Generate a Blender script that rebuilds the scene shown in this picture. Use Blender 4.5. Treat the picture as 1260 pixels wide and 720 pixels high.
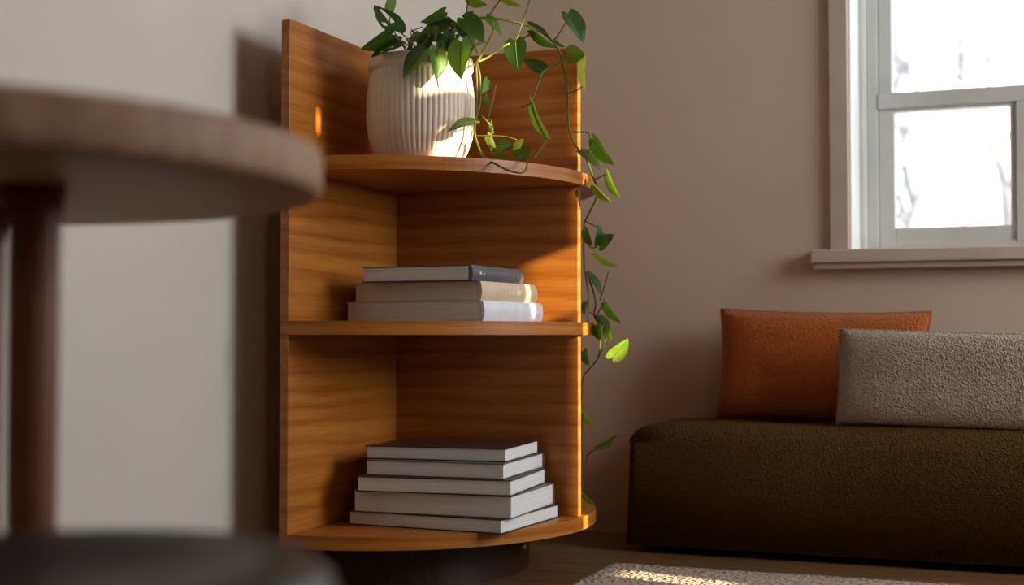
import bpy, bmesh, math, random
from mathutils import Vector, Matrix, noise
random.seed(7)
C = bpy.context.scene.collection
for o in list(bpy.data.objects): bpy.data.objects.remove(o)
S = bpy.context.scene
R = math.radians

# ------------------------------------------------------------------ camera
CX, CY, CZ = 1.433, -2.859, 0.519
YAW, PITCH, FPX = -0.3817, 0.0317, 1711.0
cam_d = bpy.data.cameras.new('camera'); cam = bpy.data.objects.new('camera', cam_d); C.objects.link(cam)
cam.location = (CX, CY, CZ)
cam.rotation_euler = (math.pi/2 + PITCH, 0, -YAW)
cam_d.sensor_width = 36.0; cam_d.lens = FPX/1260*36.0
cam_d.dof.use_dof = True; cam_d.dof.focus_distance = 2.86; cam_d.dof.aperture_fstop = 2.0
cam_d.clip_start = 0.02
S.camera = cam
FW = Vector((math.sin(YAW)*math.cos(PITCH), math.cos(YAW)*math.cos(PITCH), math.sin(PITCH)))
RT = Vector((math.cos(YAW), -math.sin(YAW), 0)); UP = RT.cross(FW)
def px(x, y, d):
    """photo pixel + forward distance -> world point"""
    return Vector((CX, CY, CZ)) + d*(FW + RT*((x-630)/FPX) + UP*((360-y)/FPX))

# ------------------------------------------------------------------ world, sun, daylight
w = bpy.data.worlds.new('sky'); S.world = w; w.use_nodes = True
nt = w.node_tree; nt.nodes.clear()
bg = nt.nodes.new('ShaderNodeBackground'); wo = nt.nodes.new('ShaderNodeOutputWorld')
bg.inputs[0].default_value = (0.93, 0.96, 1.0, 1); bg.inputs[1].default_value = 3.0
nt.links.new(bg.outputs[0], wo.inputs[0])

def area(name, loc, rot, sx, sy, energy, col):
    d = bpy.data.lights.new(name, 'AREA'); d.shape = 'RECTANGLE'; d.size = sx; d.size_y = sy
    d.energy = energy; d.color = col
    o = bpy.data.objects.new(name, d); C.objects.link(o); o.location = loc; o.rotation_euler = rot
    return o
XR = 3.0
# daylight entering through the two windows of the right-hand wall
area('daylight_window_side', (XR+0.10, -0.08, 1.50), (0, R(90), 0), 1.3, 1.1, 53, (0.90, 0.95, 1.0))
area('daylight_window_front', (XR+0.10, -3.70, 1.75), (0, R(90), 0), 0.85, 0.9, 7, (1.0, 0.80, 0.58))
SUN_AZ, SUN_EL = R(-14), R(17.0)
TO_SUN = Vector((math.cos(SUN_AZ)*math.cos(SUN_EL), math.sin(SUN_AZ)*math.cos(SUN_EL), math.sin(SUN_EL)))
sd = bpy.data.lights.new('sun', 'SUN'); sd.energy = 18.0; sd.angle = R(0.25); sd.color = (1.0, 0.80, 0.56)
so = bpy.data.objects.new('sun', sd); C.objects.link(so)
so.rotation_euler = TO_SUN.to_track_quat('Z', 'Y').to_euler(); so.location = (6, -2, 4)

S.view_settings.view_transform = 'Standard'; S.view_settings.look = 'None'
S.view_settings.exposure = 0.0; S.view_settings.gamma = 1.0; S.view_settings.use_curve_mapping = False

# ------------------------------------------------------------------ helpers
def srgb(r, g, b):
    f = lambda c: (c/255/12.92) if c/255 <= 0.04045 else ((c/255+0.055)/1.055)**2.4
    return (f(r), f(g), f(b), 1)
def obj(name, bm, mat, parent=None, smooth=False, loc=None):
    if isinstance(bm, bpy.types.Mesh): me = bm
    else:
        me = bpy.data.meshes.new(name); bm.normal_update(); bm.to_mesh(me); bm.free()
        if mat: me.materials.append(mat)
        if smooth: me.polygons.foreach_set('use_smooth', [True]*len(me.polygons))
    o = bpy.data.objects.new(name, me); C.objects.link(o)
    if parent: o.parent = parent
    if loc: o.location = loc
    return o
def thing(name, label, cat, loc=(0, 0, 0), rotz=0, group=None):
    o = bpy.data.objects.new(name, None); C.objects.link(o); o.empty_display_size = 0.05
    o.location = loc; o.rotation_euler = (0, 0, rotz)
    o['label'] = label; o['category'] = cat
    if group: o['group'] = group
    return o
def tag(o, label, cat, group=None):
    o['label'] = label; o['category'] = cat
    if group: o['group'] = group
    return o
def struct(o, label=None, cat=None):
    o['kind'] = 'structure'
    if label: o['label'] = label
    if cat: o['category'] = cat
    return o
def box(bm, x0, x1, y0, y1, z0, z1, bev=0, seg=2):
    vs = [bm.verts.new(p) for p in ((x0,y0,z0),(x1,y0,z0),(x1,y1,z0),(x0,y1,z0),(x0,y0,z1),(x1,y0,z1),(x1,y1,z1),(x0,y1,z1))]
    fs = [bm.faces.new([vs[i] for i in f]) for f in ((3,2,1,0),(4,5,6,7),(0,1,5,4),(1,2,6,5),(2,3,7,6),(3,0,4,7))]
    if bev:
        es = list({e for f in fs for e in f.edges})
        bmesh.ops.bevel(bm, geom=es, offset=bev, segments=seg, profile=0.5, affect='EDGES')
    return bm
def nb(): return bmesh.new()
def prism(bm, pts, z0, z1, bev=0, seg=2):
    a = [bm.verts.new((x, y, z0)) for x, y in pts]; b = [bm.verts.new((x, y, z1)) for x, y in pts]
    n = len(pts); fb = bm.faces.new(a[::-1]); ft = bm.faces.new(b)
    for i in range(n): bm.faces.new((a[i], a[(i+1) % n], b[(i+1) % n], b[i]))
    if bev:
        es = list(fb.edges) + list(ft.edges)
        bmesh.ops.bevel(bm, geom=es, offset=bev, segments=seg, profile=0.5, affect='EDGES')
    return bm
def lathe(bm, prof, n=64, cx=0, cy=0, cap=False):
    rings = []
    for r, z in prof:
        rings.append([bm.verts.new((cx+r*math.cos(2*math.pi*i/n), cy+r*math.sin(2*math.pi*i/n), z)) for i in range(n)])
    for a, b in zip(rings[:-1], rings[1:]):
        for i in range(n): bm.faces.new((a[i], a[(i+1) % n], b[(i+1) % n], b[i]))
    if cap:
        bm.faces.new(rings[0][::-1]); bm.faces.new(rings[-1])
    return bm
def spline(pts, sub=6):
    pts = [Vector(p) for p in pts]; out = []
    if len(pts) < 3: return [pts[0].lerp(pts[-1], i/6) for i in range(7)]
    P = [2*pts[0]-pts[1]] + pts + [2*pts[-1]-pts[-2]]
    for i in range(1, len(P)-2):
        p0, p1, p2, p3 = P[i-1:i+3]
        for k in range(sub):
            t = k/sub
            out.append(0.5*((2*p1)+(p2-p0)*t+(2*p0-5*p1+4*p2-p3)*t*t+(3*p1-p0-3*p2+p3)*t**3))
    out.append(pts[-1]); return out
def tube(bm, path, r0, r1=None, n=6):
    if r1 is None: r1 = r0
    rings = []; m = len(path); ref = Vector((0.3, 0.2, 1)).normalized()
    for i, p in enumerate(path):
        t = (path[min(i+1, m-1)] - path[max(i-1, 0)])
        if t.length < 1e-9: t = Vector((0, 0, 1))
        t.normalize()
        a = t.cross(ref)
        if a.length < 1e-3: a = t.cross(Vector((1, 0, 0)))
        a.normalize(); b = t.cross(a); r = r0+(r1-r0)*i/max(1, m-1)
        rings.append([bm.verts.new(p + r*(math.cos(2*math.pi*k/n)*a + math.sin(2*math.pi*k/n)*b)) for k in range(n)])
    for a, b in zip(rings[:-1], rings[1:]):
        for k in range(n): bm.faces.new((a[k], a[(k+1) % n], b[(k+1) % n], b[k]))
    bm.faces.new(rings[0][::-1]); bm.faces.new(rings[-1])
    return bm

# ------------------------------------------------------------------ materials
class N:
    def __init__(s, name):
        s.m = bpy.data.materials.new(name); s.m.use_nodes = True; s.t = s.m.node_tree
        s.b = s.t.nodes['Principled BSDF']; s.out = s.t.nodes['Material Output']
    def n(s, typ, **kw):
        x = s.t.nodes.new('ShaderNode'+typ)
        for k, v in kw.items():
            if k.startswith('i_'):
                x.inputs[k[2:].replace('_', ' ')].default_value = v
            else: setattr(x, k, v)
        return x
    def l(s, a, b): s.t.links.new(a, b)
    def ramp(s, fac, stops):
        r = s.n('ValToRGB'); e = r.color_ramp.elements
        while len(e) < len(stops): e.new(0.5)
        for el, (p, c) in zip(e, stops): el.position = p; el.color = c
        s.l(fac, r.inputs[0]); return r.outputs[0]
    def coord(s, scale=(1, 1, 1), rnd=False):
        tc = s.n('TexCoord'); mp = s.n('Mapping'); mp.inputs['Scale'].default_value = scale
        if rnd:
            oi = s.n('ObjectInfo'); ml = s.n('VectorMath', operation='SCALE'); ml.inputs['Scale'].default_value = 13.0
            cb = s.n('CombineXYZ')
            for i in range(3): s.l(oi.outputs['Random'], cb.inputs[i])
            s.l(cb.outputs[0], ml.inputs[0]); ad = s.n('VectorMath', operation='ADD')
            s.l(tc.outputs['Object'], ad.inputs[0]); s.l(ml.outputs[0], ad.inputs[1]); s.l(ad.outputs[0], mp.inputs[0])
        else: s.l(tc.outputs['Object'], mp.inputs[0])
        return mp.outputs[0]
    def noise(s, v, scale=5, detail=4, rough=.55, dist=0):
        x = s.n('TexNoise'); s.l(v, x.inputs['Vector']); x.inputs['Scale'].default_value = scale
        x.inputs['Detail'].default_value = detail; x.inputs['Roughness'].default_value = rough; x.inputs['Distortion'].default_value = dist
        return x.outputs['Fac']
    def bump(s, h, strength=.2, dist=.002):
        b = s.n('Bump'); b.inputs['Strength'].default_value = strength; b.inputs['Distance'].default_value = dist
        s.l(h, b.inputs['Height']); s.l(b.outputs[0], s.b.inputs['Normal'])
    def mix(s, f, a, b, mode='MIX'):
        x = s.n('Mix', data_type='RGBA', blend_type=mode)
        for sock, v in ((x.inputs[0], f), (x.inputs[6], a), (x.inputs[7], b)):
            if isinstance(v, bpy.types.NodeSocket): s.l(v, sock)
            else: sock.default_value = v
        return x.outputs[2]
def plain(name, col, rough=.5, spec=.5, metal=0, nz=0, bump=0):
    m = N(name); m.b.inputs['Roughness'].default_value = rough; m.b.inputs['Metallic'].default_value = metal
    m.b.inputs['Specular IOR Level'].default_value = spec
    v = m.coord(); f = m.noise(v, nz or 30, 3)
    d = tuple(c*.86 for c in col[:3])+(1,)
    m.l(m.ramp(f, [(.3, d), (.7, col)]), m.b.inputs['Base Color'])
    if bump: m.bump(f, bump, .002)
    return m.m
def wood(name, dark, mid, light, axis=0, across=2, rough=.42, rnd=False, fig=1.0, spec=.4, xy=False):
    """oak: cathedral figure + fine pores, grain running along `axis`; `across` is the axis the growth lines are stacked along"""
    m = N(name)
    sc = [7.0]*3; sc[axis] = 1.1
    if xy: sc = [1.1, 1.1, 12.0]
    v = m.coord(sc, rnd)
    wv = m.n('TexWave', wave_type='BANDS', bands_direction='XYZ'[across], wave_profile='SAW')
    m.l(v, wv.inputs['Vector']); wv.inputs['Scale'].default_value = 1.1*fig; wv.inputs['Distortion'].default_value = 9.0
    wv.inputs['Detail'].default_value = 3; wv.inputs['Detail Scale'].default_value = 0.55; wv.inputs['Detail Roughness'].default_value = .55
    sp = [300.0]*3; sp[axis] = 8.0
    if xy: sp = [8.0, 8.0, 300.0]
    pore = m.noise(m.coord(sp, rnd), 1.0, 3, .6)
    sb = [48.0]*3; sb[axis] = 1.6
    if xy: sb = [1.6, 1.6, 60.0]
    streak = m.noise(m.coord(sb, rnd), 1.0, 4, .6)
    base = m.ramp(wv.outputs['Fac'], [(0, mid), (.6, light), (.92, mid), (1, tuple(.6*d+.4*e for d, e in zip(dark, mid)))])
    st = m.ramp(streak, [(.25, dark), (.48, mid), (.75, light)])
    c = m.mix(.42, base, st)
    pr = m.ramp(pore, [(.36, (.45, .40, .36, 1)), (.5, (1, 1, 1, 1))])
    c = m.mix(.42, c, pr, 'MULTIPLY')
    m.l(c, m.b.inputs['Base Color']); m.b.inputs['Roughness'].default_value = rough
    m.b.inputs['Specular IOR Level'].default_value = spec
    m.bump(pore, .12, .0006)
    return m.m
OD, OM, OL = srgb(112, 54, 8), srgb(170, 98, 26), srgb(194, 126, 50)
M = {}
M['oak_y'] = wood('oak_grain_along_depth', OD, OM, OL, 1, 2)
M['oak_x'] = wood('oak_grain_along_width', OD, OM, OL, 0, 2)
M['oak_top'] = wood('oak_shelf_board', OD, OM, OL, 0, 1)
M['oak_z'] = wood('oak_edge_band', OD, OM, OL, 2, 0)
M['table'] = wood('table_walnut', srgb(110, 80, 58), srgb(156, 120, 92), srgb(176, 142, 114), 0, 1, rough=.5, spec=.15)
M['oak_edge'] = wood('oak_edge_strip', OD, OM, OL, 0, 2, xy=True)
M['table_leg'] = wood('table_leg_wood', srgb(70, 36, 22), srgb(112, 64, 42), srgb(130, 80, 56), 2, 0, rough=.45)
M['plank'] = wood('floor_plank_wood', srgb(72, 48, 26), srgb(104, 74, 44), srgb(124, 92, 60), 0, 1, rough=.38, rnd=True)
def wallmat(name, a, b):
    m = N(name); v = m.coord(); f = m.noise(v, 1.7, 4, .5); g = m.noise(v, 60, 4, .6)
    m.l(m.ramp(f, [(.3, a), (.7, b)]), m.b.inputs['Base Color']); m.b.inputs['Roughness'].default_value = .85
    m.b.inputs['Specular IOR Level'].default_value = .2
    m.bump(g, .12, .002); return m.m
M['wall'] = wallmat('plaster_wall', srgb(200, 177, 154), srgb(208, 186, 163))
M['wall_left'] = wallmat('plaster_wall_left', srgb(206, 198, 186), srgb(215, 208, 198))
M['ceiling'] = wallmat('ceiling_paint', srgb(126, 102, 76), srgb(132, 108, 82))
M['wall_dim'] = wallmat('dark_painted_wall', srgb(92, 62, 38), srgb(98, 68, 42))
M['trim'] = plain('painted_trim', srgb(192, 175, 156), .55, .3, nz=8)
M['frame'] = plain('window_frame_vinyl', srgb(200, 199, 192), .4, .4, nz=6)
M['jamb'] = plain('window_jamb_white', srgb(235, 236, 234), .5, .4, nz=6)
M['pages'] = None
def pages(name, a, b):
    m = N(name); f = m.noise(m.coord((2, 2, 420)), 1.0, 3, .7)
    m.l(m.ramp(f, [(.25, a), (.7, b)]), m.b.inputs['Base Color']); m.b.inputs['Roughness'].default_value = .8
    m.b.inputs['Specular IOR Level'].default_value = .15
    m.bump(f, .3, .0008); return m.m
M['pages'] = pages('book_pages_white', srgb(206, 205, 202), srgb(236, 236, 234))
M['pages_warm'] = pages('book_pages_cream', srgb(206, 190, 172), srgb(232, 220, 204))
def mesh_fabric(name, a, b, scale, bump, dist, rough=.95, sheen=.3, fleck=None):
    m = N(name); v = m.coord(); vo = m.n('TexVoronoi', feature='F1'); m.l(v, vo.inputs['Vector']); vo.inputs['Scale'].default_value = scale
    f = m.noise(v, scale*.5, 3, .6); mx = m.n('Math', operation='MULTIPLY_ADD'); mx.inputs[1].default_value = 1.15; m.l(vo.outputs['Distance'], mx.inputs[0]); m.l(f, mx.inputs[2])
    m.l(m.ramp(mx.outputs[0], [(.45, a), (1.05, b)]), m.b.inputs['Base Color'])
    m.b.inputs['Roughness'].default_value = rough; m.b.inputs['Sheen Weight'].default_value = sheen
    m.b.inputs['Specular IOR Level'].default_value = .15
    m.bump(mx.outputs[0], bump, dist); return m.m
M['daybed'] = mesh_fabric('daybed_olive_boucle', srgb(50, 34, 8), srgb(88, 62, 22), 260, .9, .005, sheen=0)
M['orange'] = mesh_fabric('rust_cushion_cloth', srgb(132, 62, 12), srgb(174, 88, 24), 250, 1.0, .004, sheen=.2)
M['beige'] = mesh_fabric('beige_boucle_cloth', srgb(104, 88, 74), srgb(172, 153, 134), 230, 1.0, .005, sheen=.2)
M['rug'] = mesh_fabric('rug_wool', srgb(128, 110, 92), srgb(172, 152, 132), 90, .8, .01, sheen=.2)
M['tuft'] = plain('rug_tuft_wool', srgb(168, 148, 126), .95, .1, nz=12)
M['leather'] = plain('stool_dark_leather', srgb(44, 43, 42), .38, .5, nz=40, bump=.1)
M['black'] = plain('blackened_metal', srgb(30, 28, 27), .5, .4, nz=20)
M['dark_wood_and_shade'] = wood('foot_wood_and_plinth_shade', srgb(34, 20, 12), srgb(52, 32, 20), srgb(62, 40, 26), 2, 0)
M['ceramic'] = plain('pot_matte_ceramic', srgb(232, 212, 188), .6, .35, nz=14, bump=.03)
M['soil'] = plain('potting_soil', srgb(52, 36, 24), .95, .1, nz=60, bump=.8)
def leafmat(name, dark, light, trans):
    m = N(name); v = m.coord((1, 1, 1), True); f = m.noise(v, 26, 3)
    col = m.ramp(f, [(.35, dark), (.7, light)])
    m.l(col, m.b.inputs['Base Color']); m.b.inputs['Roughness'].default_value = .36; m.b.inputs['Specular IOR Level'].default_value = .45
    tr = m.n('BsdfTranslucent'); tr.inputs['Color'].default_value = trans
    ms = m.n('MixShader'); ms.inputs[0].default_value = .38
    m.l(m.b.outputs[0], ms.inputs[1]); m.l(tr.outputs[0], ms.inputs[2]); m.l(ms.outputs[0], m.out.inputs[0])
    m.bump(m.noise(v, 120, 3), .15, .001); return m.m
M['leaf'] = leafmat('pothos_leaf_dark', srgb(28, 58, 20), srgb(50, 90, 34), srgb(104, 140, 26))
M['leaf2'] = leafmat('pothos_leaf_mid', srgb(52, 98, 32), srgb(80, 126, 46), srgb(150, 174, 40))
M['leaf_sunlit'] = leafmat('pothos_leaf_sunlit', srgb(120, 166, 40), srgb(156, 192, 66), srgb(200, 210, 60))  # brighter leaf copy, sunlight painted into its colour
M['stem'] = leafmat('pothos_stem', srgb(92, 104, 40), srgb(128, 138, 62), srgb(150, 160, 50))
M['stem_sunlit'] = leafmat('pothos_stem_sunlit', srgb(150, 152, 60), srgb(180, 180, 84), srgb(200, 200, 70))  # paler copy of the stem colour with sunlight painted in
gm = N('window_glass'); gm.t.nodes.remove(gm.b)
tr = gm.n('BsdfTransparent'); tr.inputs[0].default_value = (.95, .97, .98, 1); gl = gm.n('BsdfGlossy'); gl.inputs['Roughness'].default_value = .03
ms = gm.n('MixShader'); ms.inputs[0].default_value = .05
gm.l(tr.outputs[0], ms.inputs[1]); gm.l(gl.outputs[0], ms.inputs[2]); gm.l(ms.outputs[0], gm.out.inputs[0]); M['glass'] = gm.m
M['bark'] = plain('pale_bark', srgb(160, 160, 164), .9, .1, nz=9)
M['snow'] = plain('pale_ground', srgb(214, 216, 220), .9, .1, nz=2)
M['curtain'] = plain('linen_curtain', srgb(196, 182, 164), .95, .1, nz=60)

# ------------------------------------------------------------------ room shell
XL, YB, YF, H = -0.122, 0.68, -5.2, 2.55
T = 0.24
def wall_with_holes(u0, u1, z0, z1, holes):
    """rectangles that tile a wall around its openings: list of (u0,u1,z0,z1)"""
    us = sorted({u0, u1, *[h[0] for h in holes], *[h[1] for h in holes]})
    zs = sorted({z0, z1, *[h[2] for h in holes], *[h[3] for h in holes]})
    out = []
    for a, b in zip(us[:-1], us[1:]):
        for c, d in zip(zs[:-1], zs[1:]):
            if not any(h[0] <= a and b <= h[1] and h[2] <= c and d <= h[3] for h in holes): out.append((a, b, c, d))
    return out
bm = nb(); box(bm, XL-T, XL, YF-T, YB+T, -.05, H+.1); struct(obj('wall_left', bm, M['wall_left']))
WX0, WX1, WZ0, WZ1 = 0.924, 1.80, 0.730, 2.05
bm = nb()
for a, b, c, d in wall_with_holes(XL, XR, -.05, H+.1, [(WX0, WX1, WZ0, WZ1)]): box(bm, a, b, YB, YB+T, c, d)
bmesh.ops.remove_doubles(bm, verts=bm.verts, dist=1e-5); struct(obj('wall_back', bm, M['wall']))
SIDE = (-1.28, 0.50, 0.68, 2.30); FRONT = (-4.2, -3.2, 1.3, 2.2)
bm = nb()
for a, b, c, d in wall_with_holes(YF-T, YB+T, -.05, H+.1, [SIDE, FRONT]): box(bm, XR, XR+.18, a, b, c, d)
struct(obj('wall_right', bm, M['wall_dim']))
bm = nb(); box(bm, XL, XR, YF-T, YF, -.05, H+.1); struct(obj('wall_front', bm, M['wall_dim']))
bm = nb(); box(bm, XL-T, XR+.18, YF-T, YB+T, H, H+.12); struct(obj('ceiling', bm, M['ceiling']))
# floor: sub-floor slab with individual planks
bm = nb(); box(bm, XL, XR, YF, YB, -.06, -.012); floor = struct(obj('floor', bm, M['dark_wood_and_shade']))
pw, pl = 0.128, 1.22
me = None; row = 0; y = YB
while y > YF+.01:
    off = (row*0.437) % pl; x = XL-off
    while x < XR-.02:
        a, b = max(x, XL), min(x+pl, XR); y0 = max(y-pw, YF)
        if b-a > .03:
            full = abs(b-a-pl) < 1e-6 and abs(y-y0-pw) < 1e-6
            if full and me is not None: o = obj('plank', me, None, floor, loc=(a, y0, 0))
            else:
                bm = nb(); box(bm, 0, b-a-.0016, 0.0008, y-y0-.0008, -.013, 0, .0012, 1)
                o = obj('plank', bm, M['plank'], floor, loc=(a, y0, 0))
                if full: me = o.data
        x += pl
    y -= pw; row += 1

# window in the back wall --------------------------------------------------
win = bpy.data.objects.new('window_1', None); C.objects.link(win); win.location = (WX0, YB, WZ0); struct(win)
def wp(name, mat, boxes, bev=.002, sub=None):
    bm = nb()
    for b in boxes: box(bm, b[0]-WX0, b[1]-WX0, b[2]-YB, b[3]-YB, b[4]-WZ0, b[5]-WZ0, bev, 2)
    return obj(name, bm, M[mat], sub or win)
# casing, sill and apron on the room side
wp('casing', 'trim', [(.876, WX0-.002, YB-.014, YB+.002, WZ0, WZ1+.06)])
wp('casing', 'trim', [(WX1+.002, WX1+.05, YB-.014, YB+.002, WZ0, WZ1+.06)])
wp('casing', 'trim', [(WX0-.002, WX1+.002, YB-.014, YB+.002, WZ1+.002, WZ1+.06)])
wp('sill_board', 'trim', [(.832, WX1+.09, YB-.045, YB+.16, .702, .7355)], .004)
wp('apron', 'trim', [(.838, WX1+.082, YB-.034, YB+.002, .687, .7025)], .003)
# jamb liner
wp('jamb', 'jamb', [(WX0, WX0+.004, YB+.005, YB+.155, .734, WZ1)], .001)
wp('jamb', 'jamb', [(WX1-.004, WX1, YB+.005, YB+.155, .734, WZ1)], .001)
wp('jamb', 'jamb', [(WX0, WX1, YB+.005, YB+.155, WZ1-.004, WZ1)], .001)
FY = YB+.15
wp('stop', 'frame', [(WX0+.003, WX0+.014, FY, FY+.03, .734, WZ1)], .002)
wp('stop', 'jamb', [(WX0+.012, WX0+.021, FY+.012, FY+.03, .734, WZ1)], .002)
wp('outer_frame', 'frame', [(WX0+.021, WX0+.05, FY+.015, FY+.07, .734, WZ1), (WX1-.05, WX1, FY+.015, FY+.07, .734, WZ1),
                          (WX0+.05, WX1-.05, FY+.015, FY+.07, .734, .762), (WX0+.05, WX1-.05, FY+.015, FY+.07, WZ1-.05, WZ1)], .003)
# fixed upper light + rail
GL = 1.009
wp('rail', 'frame', [(WX0+.05, WX1-.05, FY+.012, FY+.06, 1.111, 1.152)], .003)
wp('sash_stile', 'frame', [(WX0+.05, GL, FY+.022, FY+.06, 1.152, WZ1-.05)], .003)
wp('sash_stile', 'frame', [(WX1-.08, WX1-.05, FY+.022, FY+.06, 1.152, WZ1-.05)], .003)
o = wp('pane', 'glass', [(GL, WX1-.08, FY+.04, FY+.044, 1.152, WZ1-.05)], 0)
# lower sashes
def sash(x0, x1):
    wp('sash_stile', 'frame', [(x0, x0+.041, FY+.02, FY+.055, .758, 1.111)], .003)
    wp('sash_stile', 'frame', [(x1-.014, x1, FY+.02, FY+.055, .758, 1.111)], .003)
    wp('sash_rail', 'frame', [(x0+.041, x1-.014, FY+.02, FY+.055, .758, .801)], .003)
    wp('sash_rail', 'frame', [(x0+.041, x1-.014, FY+.02, FY+.055, 1.103, 1.111)], .002)
    wp('pane', 'glass', [(x0+.041, x1-.014, FY+.036, FY+.04, .801, 1.103)], 0)
sash(.974, 1.312)
wp('mullion', 'frame', [(1.312, 1.345, FY+.012, FY+.06, .758, 1.111)], .003)
sash(1.345, 1.75)
# windows of the right-hand wall (outside the picture)
for k, (a, b, c, d) in enumerate((SIDE, FRONT)):
    wn = bpy.data.objects.new('window_%d' % (k+2), None); C.objects.link(wn); wn.location = (XR, a, c); struct(wn)
    for q in ((0, .04, 0, d-c), (b-a-.04, b-a, 0, d-c), (.04, b-a-.04, 0, .04), (.04, b-a-.04, d-c-.04, d-c)):
        bm = nb(); box(bm, .05, .1, q[0], q[1], q[2], q[3], .003); obj('frame', bm, M['frame'], wn)
# unseen wall added beyond the side window, its gaps cut the sun into beams
GX = 4.4
def gap(s0, s1, z0, z1):
    k = math.tan(SUN_EL)/math.cos(SUN_AZ)
    f = lambda q: (q + GX*math.sin(SUN_AZ))/math.cos(SUN_AZ)
    return (f(s0), f(s1), z0, z1)
def zat(z, x): return z + (GX-x)/math.cos(SUN_AZ)*math.tan(SUN_EL)
GAPS = [gap(.101, .190, zat(-.02, .7), zat(.0, .47)), gap(.101, .136, zat(.10, .45), zat(1.08, .44)), gap(.160, .205, zat(.47, .52), zat(.545, .52)), gap(.070, .101, zat(.57, .42), zat(.72, .42)), gap(-.275, -.105, zat(1.018, .25), zat(1.085, .25)),
        gap(-.105, -.055, zat(1.05, .3), zat(1.17, .3)), gap(-.24, -.11, zat(.870, .25), zat(.950, .25)),
        gap(-.362, -.345, zat(.94, 0), zat(.995, 0)), gap(-.352, -.348, zat(.995, 0), zat(1.03, 0)), gap(-.014, .006, zat(.56, .36), zat(.66, .36))]
bm = nb()
for a, b, c, d in wall_with_holes(-9.0, 2.6, -.7, 3.6, GAPS): box(bm, GX, GX+.03, a, b, c, d)
struct(obj('sun_blocker', bm, M['snow']))
# outside: pale ground and bare trees
bm = nb(); box(bm, -20, 26, 1.2, 40, -.9, -.6); struct(obj('ground_outside', bm, M['snow']))
def tree(x, y, h, seed, label):
    rnd = random.Random(seed); t = thing('bare_tree', label, 'tree', (x, y, -.62), group='bare trees beyond the window')
    bm = nb()
    def grow(p, d, L, r, lev):
        pts = [p]; q = p.copy(); dd = d.copy()
        for i in range(5):
            dd = (dd + Vector((rnd.uniform(-.16, .16), rnd.uniform(-.16, .16), rnd.uniform(-.03, .12)))).normalized()
            q = q + dd*L/5; pts.append(q.copy())
        tube(bm, pts, r, r*.55, 6)
        if lev == 0: return
        for k in range(rnd.randint(3, 4)):
            i = rnd.randint(2, 5); e = pts[i]
            nd = (dd + Vector((rnd.uniform(-1, 1), rnd.uniform(-1, 1), rnd.uniform(-.1, .6)))).normalized()
            grow(e.copy(), nd, L*rnd.uniform(.5, .75), r*.5, lev-1)
    grow(Vector((0, 0, 0)), Vector((0, 0, 1)), h*.45, h*.022, 4)
    obj('branches', bm, M['bark'], t, True); return t
tree(.55, 6.2, 5.2, 3, 'pale bare tree with forked branches seen through the lower window pane')
tree(4.6, 13.5, 8.5, 9, 'tall bare tree standing furthest from the window outside')
tree(1.1, 10.2, 5.6, 21, 'small bare tree between the two larger ones outside the window')

# ------------------------------------------------------------------ half-round shelf
Z0, Z1, Z2, ZP = .13, .55, .8755, 1.152
TS, TP, A, B = .0275, .0193, .453, .4744
sh = thing('half_round_shelf', 'warm oak half-round shelf unit with three curved boards standing by the corner', 'shelf', (0, 0, 0))
def dshape(a, b, n=72):
    return [(a*math.cos(R(-90+180*i/n)), b*math.sin(R(-90+180*i/n))) for i in range(n+1)]
for z in (Z0, Z1, Z2):
    pts = [(-TP+.001, -B)] + dshape(A, B) + [(-TP+.001, B)] if z == Z1 else dshape(A, B)
    bm = nb(); prism(bm, pts, z-TS, z, .0022, 2)
    o = obj('shelf_board', bm, M['oak_top'], sh); o.data.materials.append(M['oak_edge'])
    for f in o.data.polygons:
        if abs(f.normal.z) < .5: f.material_index = 1
for a, b in ((.012, Z1-TS), (Z1, ZP)):
    bm = nb(); box(bm, -TP, 0, -B, B, a, b, .0012, 2); obj('back_panel', bm, M['oak_y'], sh)
for a, b in ((Z0, Z1-TS), (Z1, Z2-TS), (Z2, ZP)):
    bm = nb(); box(bm, 0, .4398, 0, TP, a, b, .0012, 2); obj('divider_panel', bm, M['oak_x'], sh)
bm = nb(); prism(bm, dshape(.30, .33, 40), 0, Z0-TS); obj('plinth', bm, M['dark_wood_and_shade'], sh)  # dark colour painted in for the shade under the bottom board

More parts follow.
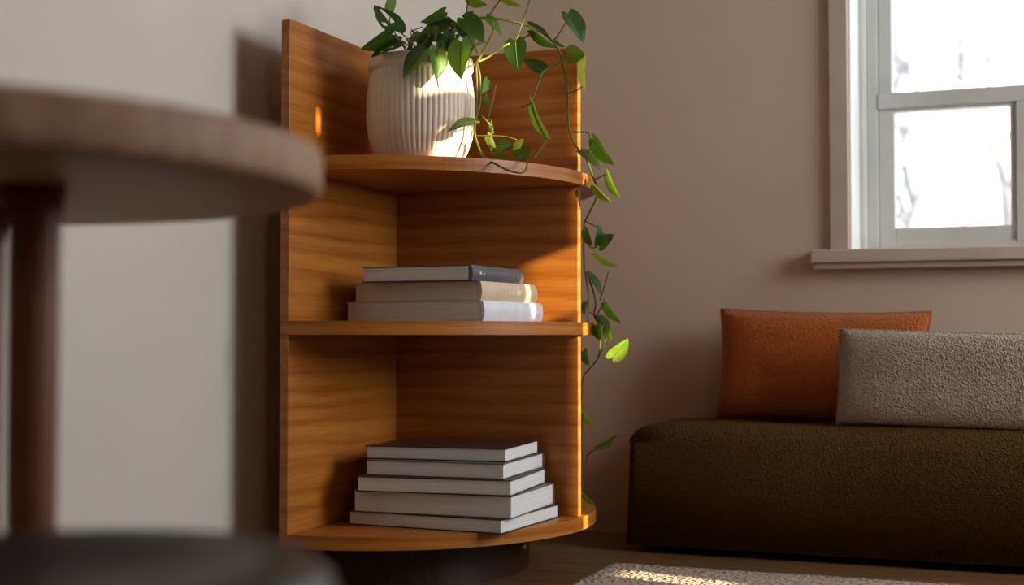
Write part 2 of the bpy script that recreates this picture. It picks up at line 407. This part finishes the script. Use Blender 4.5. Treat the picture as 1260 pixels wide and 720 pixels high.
# ------------------------------------------------------------------ books
def book(name, label, cx, cy, th, W, D, z0, z1, spine, cov, pg, group, marks=None, bt=.0019):
    """(cx,cy) = corner nearest the window light; W runs to the left, D runs back; spine on 'right' or 'back'"""
    t = thing(name, label, 'book', (cx, cy, z0), -th, group)
    h = z1-z0; ov = .0025
    # local frame: x from -W..0, y from 0..D
    bm = nb()
    if spine == 'right':
        box(bm, -W, 0, 0, D, 0, bt, .0008, 1); box(bm, -W, 0, 0, D, h-bt, h, .0008, 1)
        pts = []
        n = 8
        prof = [(-.004, 0)] + [(.0005+.0042*math.sin(math.pi*i/n), h*i/n) for i in range(n+1)] + [(-.004, h)]
        va = [bm.verts.new((x, 0, z)) for x, z in prof]; vb = [bm.verts.new((x, D, z)) for x, z in prof]
        for i in range(len(prof)-1): bm.faces.new((va[i], vb[i], vb[i+1], va[i+1]))
        bm.faces.new(va); bm.faces.new(vb[::-1]); bm.faces.new((va[-1], vb[-1], vb[0], va[0]))
        pb = (-W+ov, -.006, ov, D-ov)
    else:
        box(bm, -W, 0, 0, D, 0, bt, .0008, 1); box(bm, -W, 0, 0, D, h-bt, h, .0008, 1)
        box(bm, -W, 0, D-.003, D, bt, h-bt)
        pb = (-W+ov, -ov, ov, D-.004)
    cv = obj('cover', bm, M[cov], t)
    bm = nb(); box(bm, pb[0], pb[1], pb[2], pb[3], bt-.0003, h-bt+.0003, .0012, 2); obj('page_block', bm, M[pg], t)
    if marks:
        for (ya, yb, za, zb, mat) in marks:
            bm = nb(); e = .0005+.0042*math.sin(math.pi*(za+zb)/2)
            box(bm, e-.001, e+.0004, ya*D, yb*D, za*h, zb*h); obj('spine_lettering', bm, M[mat], cv)
    return t
M['c_navy'] = plain('cover_navy_black', srgb(34, 36, 42), .4, .4)
M['c_taupe'] = plain('cover_taupe', srgb(120, 110, 96), .5, .4)
M['c_brown'] = plain('cover_dark_brown', srgb(66, 44, 34), .45, .4)
M['c_black'] = plain('cover_black', srgb(28, 26, 26), .4, .4)
M['c_grey'] = plain('cover_grey', srgb(96, 94, 92), .45, .4)
M['c_umber'] = plain('cover_umber', srgb(70, 46, 38), .42, .4)
M['c_white'] = plain('cover_white_gloss', srgb(222, 224, 230), .28, .5)
M['c_beige'] = plain('cover_beige_gloss', srgb(214, 190, 160), .3, .5)
M['c_slate'] = plain('cover_slate', srgb(84, 90, 98), .35, .5)
M['print'] = plain('pale_print', srgb(226, 214, 198), .5, .3)
tk = [.0285, .0447, .0316, .0315, .0275]; zz = [Z0]
for t_ in tk: zz.append(zz[-1]+t_)
GL5 = 'art books stacked on the bottom shelf'
for i, (lb, cx, cy, th, W, D, cov, pg) in enumerate([
    ('navy-black covered hardback, lowest of the five-book stack on the bottom shelf', .391, -.318, .057, .352, .288, 'c_navy', 'pages'),
    ('thick taupe hardback with white pages, second from bottom in the five-book stack', .406, -.300, -.035, .348, .268, 'c_taupe', 'pages'),
    ('dark brown hardback in the middle of the five-book stack', .406, -.302, -.103, .330, .270, 'c_brown', 'pages'),
    ('grey covered hardback directly under the top book of the five-book stack', .387, -.294, -.072, .300, .278, 'c_grey', 'pages'),
    ('umber covered hardback on top of the five-book stack', .380, -.266, -.092, .305, .245, 'c_umber', 'pages')]):
    book('hardback_book', lb, cx, cy, th, W, D, zz[i]+.0002, zz[i+1], 'back', cov, pg, GL5)
GL3 = 'art books stacked on the middle shelf'
z3 = [Z1, Z1+.0405, Z1+.0805, Z1+.112]
for i, (lb, cx, cy, th, W, D, cov, pg, mk) in enumerate([
    ('white-spined large hardback, lowest of the three-book stack on the middle shelf', .346, -.308, .100, .328, .262, 'c_white', 'pages', None),
    ('beige-spined hardback in the middle of the three-book stack', .337, -.300, .085, .300, .255, 'c_beige', 'pages_warm',
     [(.46, .50, .35, .62, 'print'), (.52, .56, .35, .62, 'print'), (.60, .69, .38, .66, 'print'), (.80, .83, .36, .6, 'print')]),
    ('slate grey hardback on top of the three-book stack', .329, -.328, .045, .250, .250, 'c_slate', 'pages',
     [(.13, .16, .42, .6, 'print'), (.19, .215, .40, .52, 'print'), (.55, .58, .4, .62, 'c_taupe'), (.84, .88, .35, .55, 'c_taupe')])]):
    book('hardback_book', lb, cx, cy, th, W, D, z3[i]+.0002, z3[i+1], 'right', cov, pg, GL3, mk)

# ------------------------------------------------------------------ plant pot
PX, PY = .170, -.228
pot = thing('plant_pot', 'cream ribbed ceramic plant pot on the top shelf board', 'plant pot', (PX, PY, Z2))
def pot_r(z):
    # outer profile, metres above base
    ks = [(0, .080), (.008, .0875), (.03, .0985), (.06, .1085), (.10, .1135), (.14, .1128), (.175, .1085), (.198, .1045), (.23, .1045)]
    for (a, ra), (b, rb) in zip(ks[:-1], ks[1:]):
        if a <= z <= b:
            t = (z-a)/(b-a); t = t*t*(3-2*t)*.35 + t*.65; return ra+(rb-ra)*t
    return ks[-1][1]
bm = nb(); NF, n = 62, 62*8; rings = []
zs = [0, .002, .006, .012, .018, .024, .028] + [.034+i*.0062 for i in range(26)] + [.194, .1965]
for z in zs:
    amp = .0024*max(0, min(1, (z-.02)/.012))*max(0, min(1, (.1945-z)/.006))
    base = pot_r(z); ring = []
    for i in range(n):
        a = 2*math.pi*i/n; ph = (i % 8)/8
        rib = abs(math.sin(math.pi*ph))**.7
        r = base + amp*(rib-.6)
        ring.append(bm.verts.new((r*math.cos(a), r*math.sin(a), z)))
    rings.append(ring)
for r, z in ((.1085, .1985), (.1105, .202), (.1108, .212), (.1105, .221), (.109, .2245), (.1055, .2255), (.102, .2235), (.1005, .218), (.0995, .19), (.0995, .17)):
    rings.append([bm.verts.new((r*math.cos(2*math.pi*i/n), r*math.sin(2*math.pi*i/n), z)) for i in range(n)])
for a, b in zip(rings[:-1], rings[1:]):
    for i in range(n): bm.faces.new((a[i], a[(i+1) % n], b[(i+1) % n], b[i]))
bm.faces.new(rings[0][::-1])
obj('pot_body', bm, M['ceramic'], pot, True)
bm = nb(); prof = [(.0998, .190)]
pr = [(.1000, .196), (.07, .199), (.04, .201), (.012, .202)]
lathe(bm, pr, 40); bm.faces.new([v for v in bm.verts if abs(math.hypot(v.co.x, v.co.y)-.012) < 1e-4])
for v in bm.verts: v.co.z += random.uniform(-.003, .003)
obj('soil', bm, M['soil'], pot, True)

# ------------------------------------------------------------------ trailing pothos
plant = thing('trailing_pothos', 'trailing green pothos with heart-shaped leaves spilling from the ribbed pot', 'plant', (PX, PY, Z2+.2))
PO = Vector((PX, PY, Z2+.2))
def leaf(base, tip, wpx, mat='leaf', side=1, bend=.12, fold=.25, holes=(), aspect=.8):
    """heart-shaped blade between two points; wpx = apparent width in pixels"""
    ax = tip-base; L = ax.length
    if L < 1e-4: return
    ax.normalize(); mid = (base+tip)/2
    view = (Vector((CX, CY, CZ))-mid).normalized()
    d = (mid-Vector((CX, CY, CZ))).dot(FW); wreal = wpx*d/FPX
    W = max(aspect*L, wreal*1.02); ca = max(.12, min(1, wreal/W)); ang = side*math.acos(ca)
    nrm = (view - ax*view.dot(ax)).normalized()
    sidev = nrm.cross(ax).normalized()
    rot = Matrix.Rotation(ang, 3, ax); nrm = rot @ nrm; sidev = rot @ sidev
    ts = [0, .03, .08, .16, .27, .40, .54, .68, .80, .90, .96, 1.0]
    ws = [.42, .66, .86, .98, 1.0, .96, .84, .65, .45, .24, .10, .015]
    lobe = [-.115, -.10, -.06, -.02, 0, 0, 0, 0, 0, 0, 0, 0]
    bm = nb(); cols = (-1, -.72, -.36, 0, .36, .72, 1); grid = []
    for t, wv, lb in zip(ts, ws, lobe):
        rowv = []
        for c in cols:
            x = c*wv*W/2; y = t*L + (lb*L*abs(c) if abs(c) > .1 else (.05*L if t < .02 else 0))
            zc = fold*abs(x)*(1-.25*abs(c)) - bend*L*(t*t*.9 + .12*(1-t)**2) + .012*L*math.sin(9*t+3*c)*abs(c)
            rowv.append(bm.verts.new(base + ax*(y) + sidev*x + nrm*zc - PO))
        grid.append(rowv)
    for a, b in zip(grid[:-1], grid[1:]):
        for k in range(6):
            if (grid.index(a), k) not in holes: bm.faces.new((a[k], a[k+1], b[k+1], b[k]))
    rib = [r_[3].co.copy() + nrm*.0004 for r_ in grid]
    lf = obj('leaf', bm, M[mat], plant, True)
    if wpx >= 13:
        bm = nb(); tube(bm, rib[1:-1], .0009, .0003, 5); obj('midrib', bm, M['stem'], lf, True)
    return lf
def vine(pts, r=.0022, mat='stem', r1=None):
    r *= 1.15
    bm = nb(); tube(bm, [p-PO for p in spline([px(*q) for q in pts], 5)], r, r1 if r1 else r*.8, 7)
    return obj('vine', bm, M[mat], plant, True)
def LF(bx, by, bd, tx, ty, td, wpx, mat='leaf', side=1, **k): return leaf(px(bx, by, bd), px(tx, ty, td), wpx, mat, side, **k)
# long strand over the rim to the right and down
vine([(545,52,2.92),(556,36,2.90),(575,24,2.89),(600,22,2.90),(625,25,2.92),(650,32,2.94),(668,41,2.96),(680,51,2.98),(688,63,2.99),(693,80,3.0),
      (697,100,3.0),(699,122,3.01),(699,145,3.02),(701,163,3.02),(707,177,3.02),(715,187,3.02),(722,197,3.02),(728,213,3.03),(734,230,3.05),(733,245,3.08),(726,260,3.11),(719,275,3.13),(718,295,3.14),(718.5,315,3.15),(719.5,333,3.15),(722,348,3.15),(724,365,3.15),(723.5,385,3.15),(724,398,3.16)], .0024, r1=.0016)
vine([(734,230,3.05),(731,222,3.04),(727,214,3.03)], .0014)
# strand outside the middle board, then down beside the divider
vine([(721,335,3.15),(728,352,3.12),(733,372,3.1),(731,388,3.1),(737,400,3.08),(738,420,3.08),(736,440,3.1),(727,452,3.12),(718,464,3.16),(716,485,3.18),(717,505,3.18),(716,530,3.18),(717,560,3.18),(717,600,3.18)], .0019, r1=.0013)
vine([(748,412,3.08),(741,430,3.09),(736,440,3.1)], .0015)
vine([(736,440,3.1),(745,441,3.08),(754,441,3.07)], .0011)
vine([(717,603,3.17),(718,590,3.17),(721,568,3.16),(724,559,3.14),(737,551.5,3.12),(757,538,3.1),(777,536,3.08)], .0013)
# stalks rising from the rim, sunlight painted into their pale colour
vine([(584,80,2.88),(588,75,2.87),(593,66,2.87),(600,53,2.87),(606,42,2.88),(606,30,2.89),(601,22,2.90)], .0024, 'stem_sunlit')
vine([(588,76,2.87),(600,71,2.88),(612,62,2.89),(624,55,2.91),(640,49,2.93),(655,41,2.95)], .0022, 'stem_sunlit')
vine([(575,40,2.9),(579,49,2.89),(584,57,2.89),(587,66,2.88)], .0022, 'stem_sunlit')
vine([(600,52,2.87),(592,53,2.88),(583,57,2.89)], .0016, 'stem_sunlit')
vine([(595,46,2.88),(588,52,2.89),(584,60,2.89)], .0014, 'stem_sunlit')
# strands hanging beside the pot
vine([(586,77,2.87),(590,90,2.86),(591,110,2.86),(590,130,2.86),(585,147,2.85),(584,163,2.85),(588,178,2.84),(594,191,2.82),(602,198,2.80),(612,203,2.775),(624,209,2.765),(640,213,2.765),(647,209,2.79),(649,200,2.82),(648,194,2.83)], .0021)
vine([(586,80,2.88),(587,100,2.88),(587,120,2.88),(586,140,2.87),(589,152,2.86)], .0015)
vine([(610,106,2.95),(607,122,2.93),(603,138,2.91),(601,147,2.9),(606,157,2.88),(604,167,2.87),(603,180,2.86),(608,192,2.85)], .0017)
vine([(593,142,2.87),(600,150,2.87),(606,158,2.87)], .0016, 'stem_sunlit')
vine([(584,167,2.85),(605,167,2.85),(622,168,2.85),(636,172,2.85)], .0011)
# strand that crosses the divider
vine([(699,68,2.99),(690,76,2.985),(678,83,2.98),(668,88,2.97),(662,102,2.96),(657,118,2.95),(654,127,2.94),(659,145,2.93),(666,160,2.92),(671,172,2.92),(665,184,2.9),(657,194,2.88)], .002)
vine([(699,115,3.0),(708,112,2.99),(716,107,2.98)], .0013)
vine([(699,116,3.0),(690,114,3.02),(680,106,3.04)], .0012)
# stalks leaving the top of the picture
vine([(600,23,2.9),(608,10,2.9),(617,-2,2.9),(628,-18,2.9)], .0018)
vine([(634,51,2.92),(640,36,2.92),(646,18,2.92),(653,-4,2.92),(657,-16,2.92)], .0016)
vine([(683,48,2.98),(690,38,2.97),(697,25,2.96),(699,18,2.95)], .0013)
vine([(572,42,2.9),(573,26,2.88),(575,8,2.87),(580,-6,2.86)], .0016)
# petioles from the crown
for pts in ([(505,66,2.92),(502,50,2.88),(494,41,2.85),(484,37,2.84)], [(510,66,2.92),(503,57,2.88),(494,50,2.84),(486,46,2.83)],
            [(520,64,2.9),(512,48,2.87),(505,40,2.86),(520,33,2.86)], [(552,58,2.92),(553,40,2.9),(551,24,2.88),(546,14,2.86)],
            [(530,62,2.9),(524,60,2.84),(520,60,2.80)], [(538,66,2.9),(539,60,2.82),(538,60,2.80)], [(560,60,2.9),(566,54,2.83),(567,51,2.8)],
            [(555,56,2.92),(562,34,2.88),(572,24,2.85)], [(500,66,2.93),(498,60,2.88),(492,52,2.84)], [(515,66,2.93),(513,50,2.92),(508,38,2.92)],
            [(545,60,2.9),(540,44,2.9),(548,30,2.88),(556,29,2.87)], [(590,150,2.855),(587,150,2.83),(584.5,149.5,2.81)],
            [(706,163,3.01),(722,163,2.99),(727,171,2.97)], [(722,196,3.02),(726,183,3.0),(730,172,2.97)], [(716,187,3.02),(714,185.5,3.0)],
            [(731,222,3.05),(740,217,3.03),(747,214,3.02)], [(718,288,3.13),(727,305,3.12),(736,301,3.1)], [(718,271,3.12),(728,276,3.11),(736,280,3.1)],
            [(738,370,3.1),(744,352,3.09),(749,333,3.08)], [(735,388,3.1),(739,379,3.09),(743,373,3.08)], [(726,385,3.13),(731,387,3.11),(736,390,3.1)],
            [(655,127,2.94),(648,129,2.93),(641,133,2.92)], [(525,66,2.92),(522,52,2.9),(512,46,2.88),(500,48,2.86)], [(535,66,2.92),(530,46,2.92),(534,34,2.92)], [(548,64,2.92),(560,44,2.9),(580,40,2.9),(596,36,2.9)], [(516,66,2.9),(508,54,2.88),(500,50,2.86)], [(528,66,2.93),(516,52,2.93),(506,36,2.93)], [(484,12,2.95),(480,30,2.93),(500,60,2.93)]):
    vine(pts, .0014)
# crown leaves
LF(486,38,2.83,463,2,2.86,27,'leaf',1,holes=((4,2),(5,2),(6,2),(7,2),(3,4))); LF(484,42,2.83,446,64,2.82,22,'leaf',-1); LF(493,51,2.83,455,67,2.82,16,'leaf',1,holes=((4,3),(5,3),(6,3)))
LF(477,13,2.95,486,-14,2.95,13,'leaf2',1); LF(547,14,2.86,519,30,2.85,14,'leaf',-1); LF(555,29,2.87,525,28,2.86,11,'leaf',1)
LF(524,60,2.80,493,93,2.79,21,'leaf',1); LF(538,61,2.80,540,97,2.785,22,'leaf2',-1); LF(567,51,2.80,564,96,2.785,28,'leaf',1)
LF(571,22,2.85,597,50,2.84,26,'leaf',-1); LF(570,22,2.87,584,15,2.88,10,'leaf',1); LF(575,-2,2.86,598,8,2.85,13,'leaf2',1)
LF(599,22,2.89,621,43,2.9,11,'leaf2',-1); LF(634,50,2.91,636,86,2.90,28,'leaf',1); LF(667,87,2.97,645,70,2.99,17,'leaf',1)
LF(653,37,2.94,682,62,2.93,11,'leaf',1); LF(651,31,2.95,682,48,2.96,8,'leaf',-1); LF(682,49,2.97,694,59,2.96,4,'leaf',1)
LF(699,16,2.95,721,51,2.94,21,'leaf',-1); LF(699,66,2.98,720,68,2.97,23,'leaf2',1); LF(718,73,2.98,716,111,2.97,9,'leaf_sunlit',1)
LF(614,-8,2.9,640,11,2.9,9,'leaf2',1)
for q in ((548,52,2.86,546,68,2.83,13), (528,44,2.9,516,58,2.88,14), (552,26,2.95,566,34,2.93,11), (536,62,2.84,530,76,2.81,12), (578,60,2.86,574,74,2.84,11), (508,58,2.9,498,70,2.88,12), (544,26,2.97,534,38,2.95,12), (531,54,2.88,522,66,2.86,15), (540,36,2.92,528,50,2.89,16), (545,44,2.9,540,62,2.87,17), (556,36,2.9,548,54,2.86,15), (560,30,2.93,573,46,2.9,14),
          (533,30,2.95,518,44,2.93,12), (538,30,2.96,553,38,2.95,12), (560,46,2.88,556,62,2.85,12), (575,44,2.93,588,60,2.95,10), (515,40,2.98,503,56,3.0,12)):
    LF(*q, 'leaf', random.choice((-1, 1)))
# leaves beside and below the pot
LF(584.8,149.5,2.81,551,153,2.79,10,'leaf',1,bend=.3); LF(654,127,2.94,672,173,2.91,11,'leaf2',1); LF(634,192,2.83,652,183,2.80,17,'leaf',1)
LF(634,185,2.84,643,170,2.83,10,'leaf_sunlit',-1); LF(612,180,2.85,631,180,2.83,15,'leaf',-1); LF(600,166,2.86,609,184,2.85,10,'leaf2',1); LF(611,190,2.84,626,193,2.83,7,'leaf',1)
LF(604,150,2.88,606,165,2.87,5,'leaf2',1); LF(600,98,2.98,594,116,2.97,10,'leaf',-1); LF(597,118,2.95,602,132,2.94,8,'leaf',1)
# hanging leaves
LF(729,171,2.97,752,205,2.95,16,'leaf',1); LF(715,186,3.0,741,207,2.98,12,'leaf2',-1); LF(747,214,3.02,760,246,3.0,10,'leaf',1); LF(729,228,3.03,750,251,3.01,9,'leaf2',1)
LF(736,302,3.1,738,276,3.09,12,'leaf',1); LF(737,303,3.1,754,288,3.08,16,'leaf',-1); LF(719,283,3.12,727,303,3.1,11,'leaf',1); LF(731,311,3.1,758,331,3.08,8,'leaf2',1)
LF(722,336,3.13,743,361,3.11,9,'leaf',-1); LF(743,373,3.08,761,399,3.06,10,'leaf',1); LF(736,390,3.1,752,407,3.08,11,'leaf',-1)
LF(733,400,3.07,738,419,3.05,13,'leaf',1); LF(745,402,3.07,752,420,3.05,11,'leaf',1); LF(753,441,3.07,774,419,3.05,20,'leaf_sunlit',1)
LF(718,432,3.17,723,450,3.15,11,'leaf',1); LF(716,508,3.18,730,525,3.16,9,'leaf2',1); LF(736,551,3.12,759,538,3.1,9,'leaf2',1); LF(715,606,3.18,731,623,3.16,6,'leaf',1)
LF(720,372,3.15,718,388,3.14,7,'leaf',1)

# ------------------------------------------------------------------ daybed and cushions
DX0, DX1, DY0, DY1, DZ0, DZ1 = .440, 2.05, .372, .668, .018, .314
bed = thing('daybed', 'low olive-brown upholstered daybed against the window wall', 'daybed', (DX0, DY0, 0))
bm = nb(); box(bm, 0, DX1-DX0, 0, DY1-DY0, DZ0, DZ1)
bmesh.ops.bevel(bm, geom=[e for e in bm.edges if min(v.co.z for v in e.verts) > DZ1-.01], offset=.052, segments=8, profile=.5, affect='EDGES')
bmesh.ops.bevel(bm, geom=[e for e in bm.edges if abs(e.verts[0].co.z-e.verts[1].co.z) > .1 and len(e.link_faces) == 2 and e.calc_face_angle(0) > 1], offset=.02, segments=4, profile=.5, affect='EDGES')
bmesh.ops.subdivide_edges(bm, edges=[e for e in bm.edges if e.calc_length() > .3], cuts=14, use_grid_fill=True)
for v in bm.verts:
    u = v.co.x/(DX1-DX0); q = v.co.y/(DY1-DY0)
    if v.co.z > DZ1-.05: v.co.z += .012*math.sin(math.pi*min(1, max(0, q)))*min(1, 6*u+.3) - .008 + .003*noise.noise(v.co*5)
    if v.co.z < DZ1-.03: v.co.y += .004*noise.noise(v.co*6)
    v.co.x -= .012*(DZ1-v.co.z)/DZ1*(1-u)
obj('upholstered_body', bm, M['daybed'], bed, True)
for x in (.10, .75, 1.42):
    for y in (.06, .23):
        bm = nb(); lathe(bm, [(.020, 0), (.024, DZ0+.006)], 14, x, y, True); obj('leg', bm, M['dark_wood_and_shade'], bed)
def cushion(name, label, cx, cy, z0, W, Hh, Tt, lean, mat, pinch, yaw=0, fat=.42, wr=.004, roll=0):
    t = thing(name, label, 'cushion', (cx, cy, z0), yaw)
    nu, nv = 56, 34; bm = nb(); S_ = []
    for s in (1, -1):
        g = []
        for j in range(nv+1):
            r_ = []
            for i in range(nu+1):
                u = -1+2*i/nu; v = -1+2*j/nv
                th = Tt/2*((1-u**4)*(1-v**4))**fat
                X = u*W/2*(1-pinch*(1-v*v)*.9*abs(u)**3); Z = v*Hh/2*(1-pinch*1.1*(1-u*u)*abs(v)**3)
                k = noise.noise(Vector((X*9+cx*7, Z*9, s*3)))*wr + noise.noise(Vector((X*26, Z*26, s*5)))*wr*.35
                if abs(u) < 1 and abs(v) < 1: Y = -s*(th + k*(1-u**8)*(1-v**8))
                else: Y = 0
                r_.append(bm.verts.new((X, Y, Z+Hh/2)))
            g.append(r_)
        for j in range(nv):
            for i in range(nu):
                q = (g[j][i], g[j][i+1], g[j+1][i+1], g[j+1][i]); bm.faces.new(q if s == 1 else q[::-1])
        S_.append(g)
    bmesh.ops.remove_doubles(bm, verts=bm.verts, dist=1e-5)
    mt = Matrix.Rotation(roll, 4, 'Y') @ Matrix.Rotation(-lean, 4, 'X'); bmesh.ops.transform(bm, matrix=mt, verts=bm.verts)
    obj('cushion_body', bm, M[mat], t, True)
    # seam piping round the edge
    path = []
    for k in range(161):
        a = k/160*4; sd = int(a) % 4; f = -1+2*(a-int(a))
        u, v = ((f, -1), (1, f), (-f, 1), (-1, -f))[sd]
        X = u*W/2*(1-pinch*(1-v*v)*.9*abs(u)**3); Z = v*Hh/2*(1-pinch*1.1*(1-u*u)*abs(v)**3)
        path.append(mt @ Vector((X, 0, Z+Hh/2)))
    bm = nb(); tube(bm, path, .0028, .0028, 6); obj('piping', bm, M[mat], t, True)
    return t
cushion('rust_cushion', 'rust orange cushion leaning on the wall behind the beige one', .862, .578, .307, .512, .278, .115, R(6), 'orange', .05, R(0), .42, .005, R(1.2))
cushion('lumbar_cushion', 'long beige boucle lumbar cushion lying in front of the rust one', 1.234, .448, .306, .622, .222, .105, R(5), 'beige', .012, R(0), .30, .003, R(1.6))

# ------------------------------------------------------------------ rug
rug = thing('rug', 'beige woollen rug on the plank floor before the daybed', 'rug', (.472, -1.60, 0))
RW, RD = 1.75, 1.745
bm = nb(); nx, ny = 150, 150
def rz(x, y): return .010+.0018*noise.noise(Vector((x*40, y*40, 0)))+.0018*noise.noise(Vector((x*90, y*90, 3)))
g = [[bm.verts.new((RW*i/nx + .004*noise.noise(Vector((0, j*.4, 1))), RD*j/ny + .004*noise.noise(Vector((i*.4, 0, 5))), rz(RW*i/nx, RD*j/ny))) for i in range(nx+1)] for j in range(ny+1)]
for j in range(ny):
    for i in range(nx): bm.faces.new((g[j][i], g[j][i+1], g[j+1][i+1], g[j+1][i]))
be = [e for e in bm.edges if e.is_boundary]; ex = bmesh.ops.extrude_edge_only(bm, edges=be)
for v in ex['geom']:
    if isinstance(v, bmesh.types.BMVert): v.co.z = .0005
obj('rug_field', bm, M['rug'], rug, True)
bm = nb(); rr = random.Random(5)
for k in range(30000):
    x = rr.uniform(-.003, RW+.003); y = RD - rr.random()**1.6*.85 + .004
    h = rr.uniform(.002, .005); a = rr.uniform(0, 6.28); z = rz(x, y)-.002; dx, dy = .0012*math.cos(a), .0012*math.sin(a)
    lx, ly = rr.uniform(-.007, .007), rr.uniform(-.007, .007)
    bm.faces.new((bm.verts.new((x-dx, y-dy, z)), bm.verts.new((x+dx, y+dy, z)), bm.verts.new((x+lx, y+ly, z+h))))
pile = obj('rug_pile', bm, M['tuft'], rug); pile['kind'] = 'stuff'

# ------------------------------------------------------------------ round table in the foreground
TX, TY, TR, ZU, ZT = .364, -1.812, .411, .660, .709
tb = thing('round_table', 'round wooden table with slim turned legs beside the dark stool', 'table', (TX, TY, 0))
bm = nb(); lathe(bm, [(.001, ZU), (TR-.055, ZU), (TR-.010, ZU+.001), (TR-.004, ZU+.003), (TR-.001, ZU+.007), (TR, ZU+.012), (TR, ZT-.008), (TR-.002, ZT-.003), (TR-.006, ZT-.001), (TR-.012, ZT), (.001, ZT)], 128)
obj('table_top', bm, M['table'], tb, True)
for a in (-4, 108, 234):
    lx, ly = .174*math.cos(R(a)), .174*math.sin(R(a))
    bm = nb(); lathe(bm, [(.019, 0), (.0225, .25), (.0235, .55), (.024, .62), (.030, ZU)], 32, lx, ly, True); obj('leg', bm, M['table_leg'], tb, True)
bm = nb(); lathe(bm, [(.13, ZU-.014), (.135, ZU-.012), (.135, ZU+.002), (.13, ZU+.002)], 64); obj('under_ring', bm, M['table_leg'], tb, True)
# ------------------------------------------------------------------ stool
SX, SY, SR, SZ = .804, -2.110, .190, .370
st = thing('round_stool', 'low round stool with dark leather padded seat beside the round table', 'stool', (SX, SY, 0))
prof = [(.001, SZ-.020), (SR*.35, SZ-.017), (SR*.6, SZ-.008), (SR*.8, SZ), (SR*.9, SZ-.002), (SR*.97, SZ-.012), (SR, SZ-.032), (SR*.985, SZ-.052), (SR*.94, SZ-.064), (.001, SZ-.066)]
bm = nb(); lathe(bm, prof, 96); obj('seat', bm, M['leather'], st, True)
bm = nb(); lathe(bm, [(SR*1.0+.0015, SZ-.0345), (SR*1.0+.003, SZ-.032), (SR*1.0+.0015, SZ-.0295)], 96); obj('seat_seam', bm, M['leather'], st, True)
for a in (30, 120, 210, 300):
    p0 = Vector((.15*math.cos(R(a)), .15*math.sin(R(a)), 0)); p1 = Vector((.10*math.cos(R(a)), .10*math.sin(R(a)), SZ-.06))
    bm = nb(); tube(bm, [p0, p0.lerp(p1, .5), p1], .012, .016, 14); obj('leg', bm, M['table_leg'], st, True)
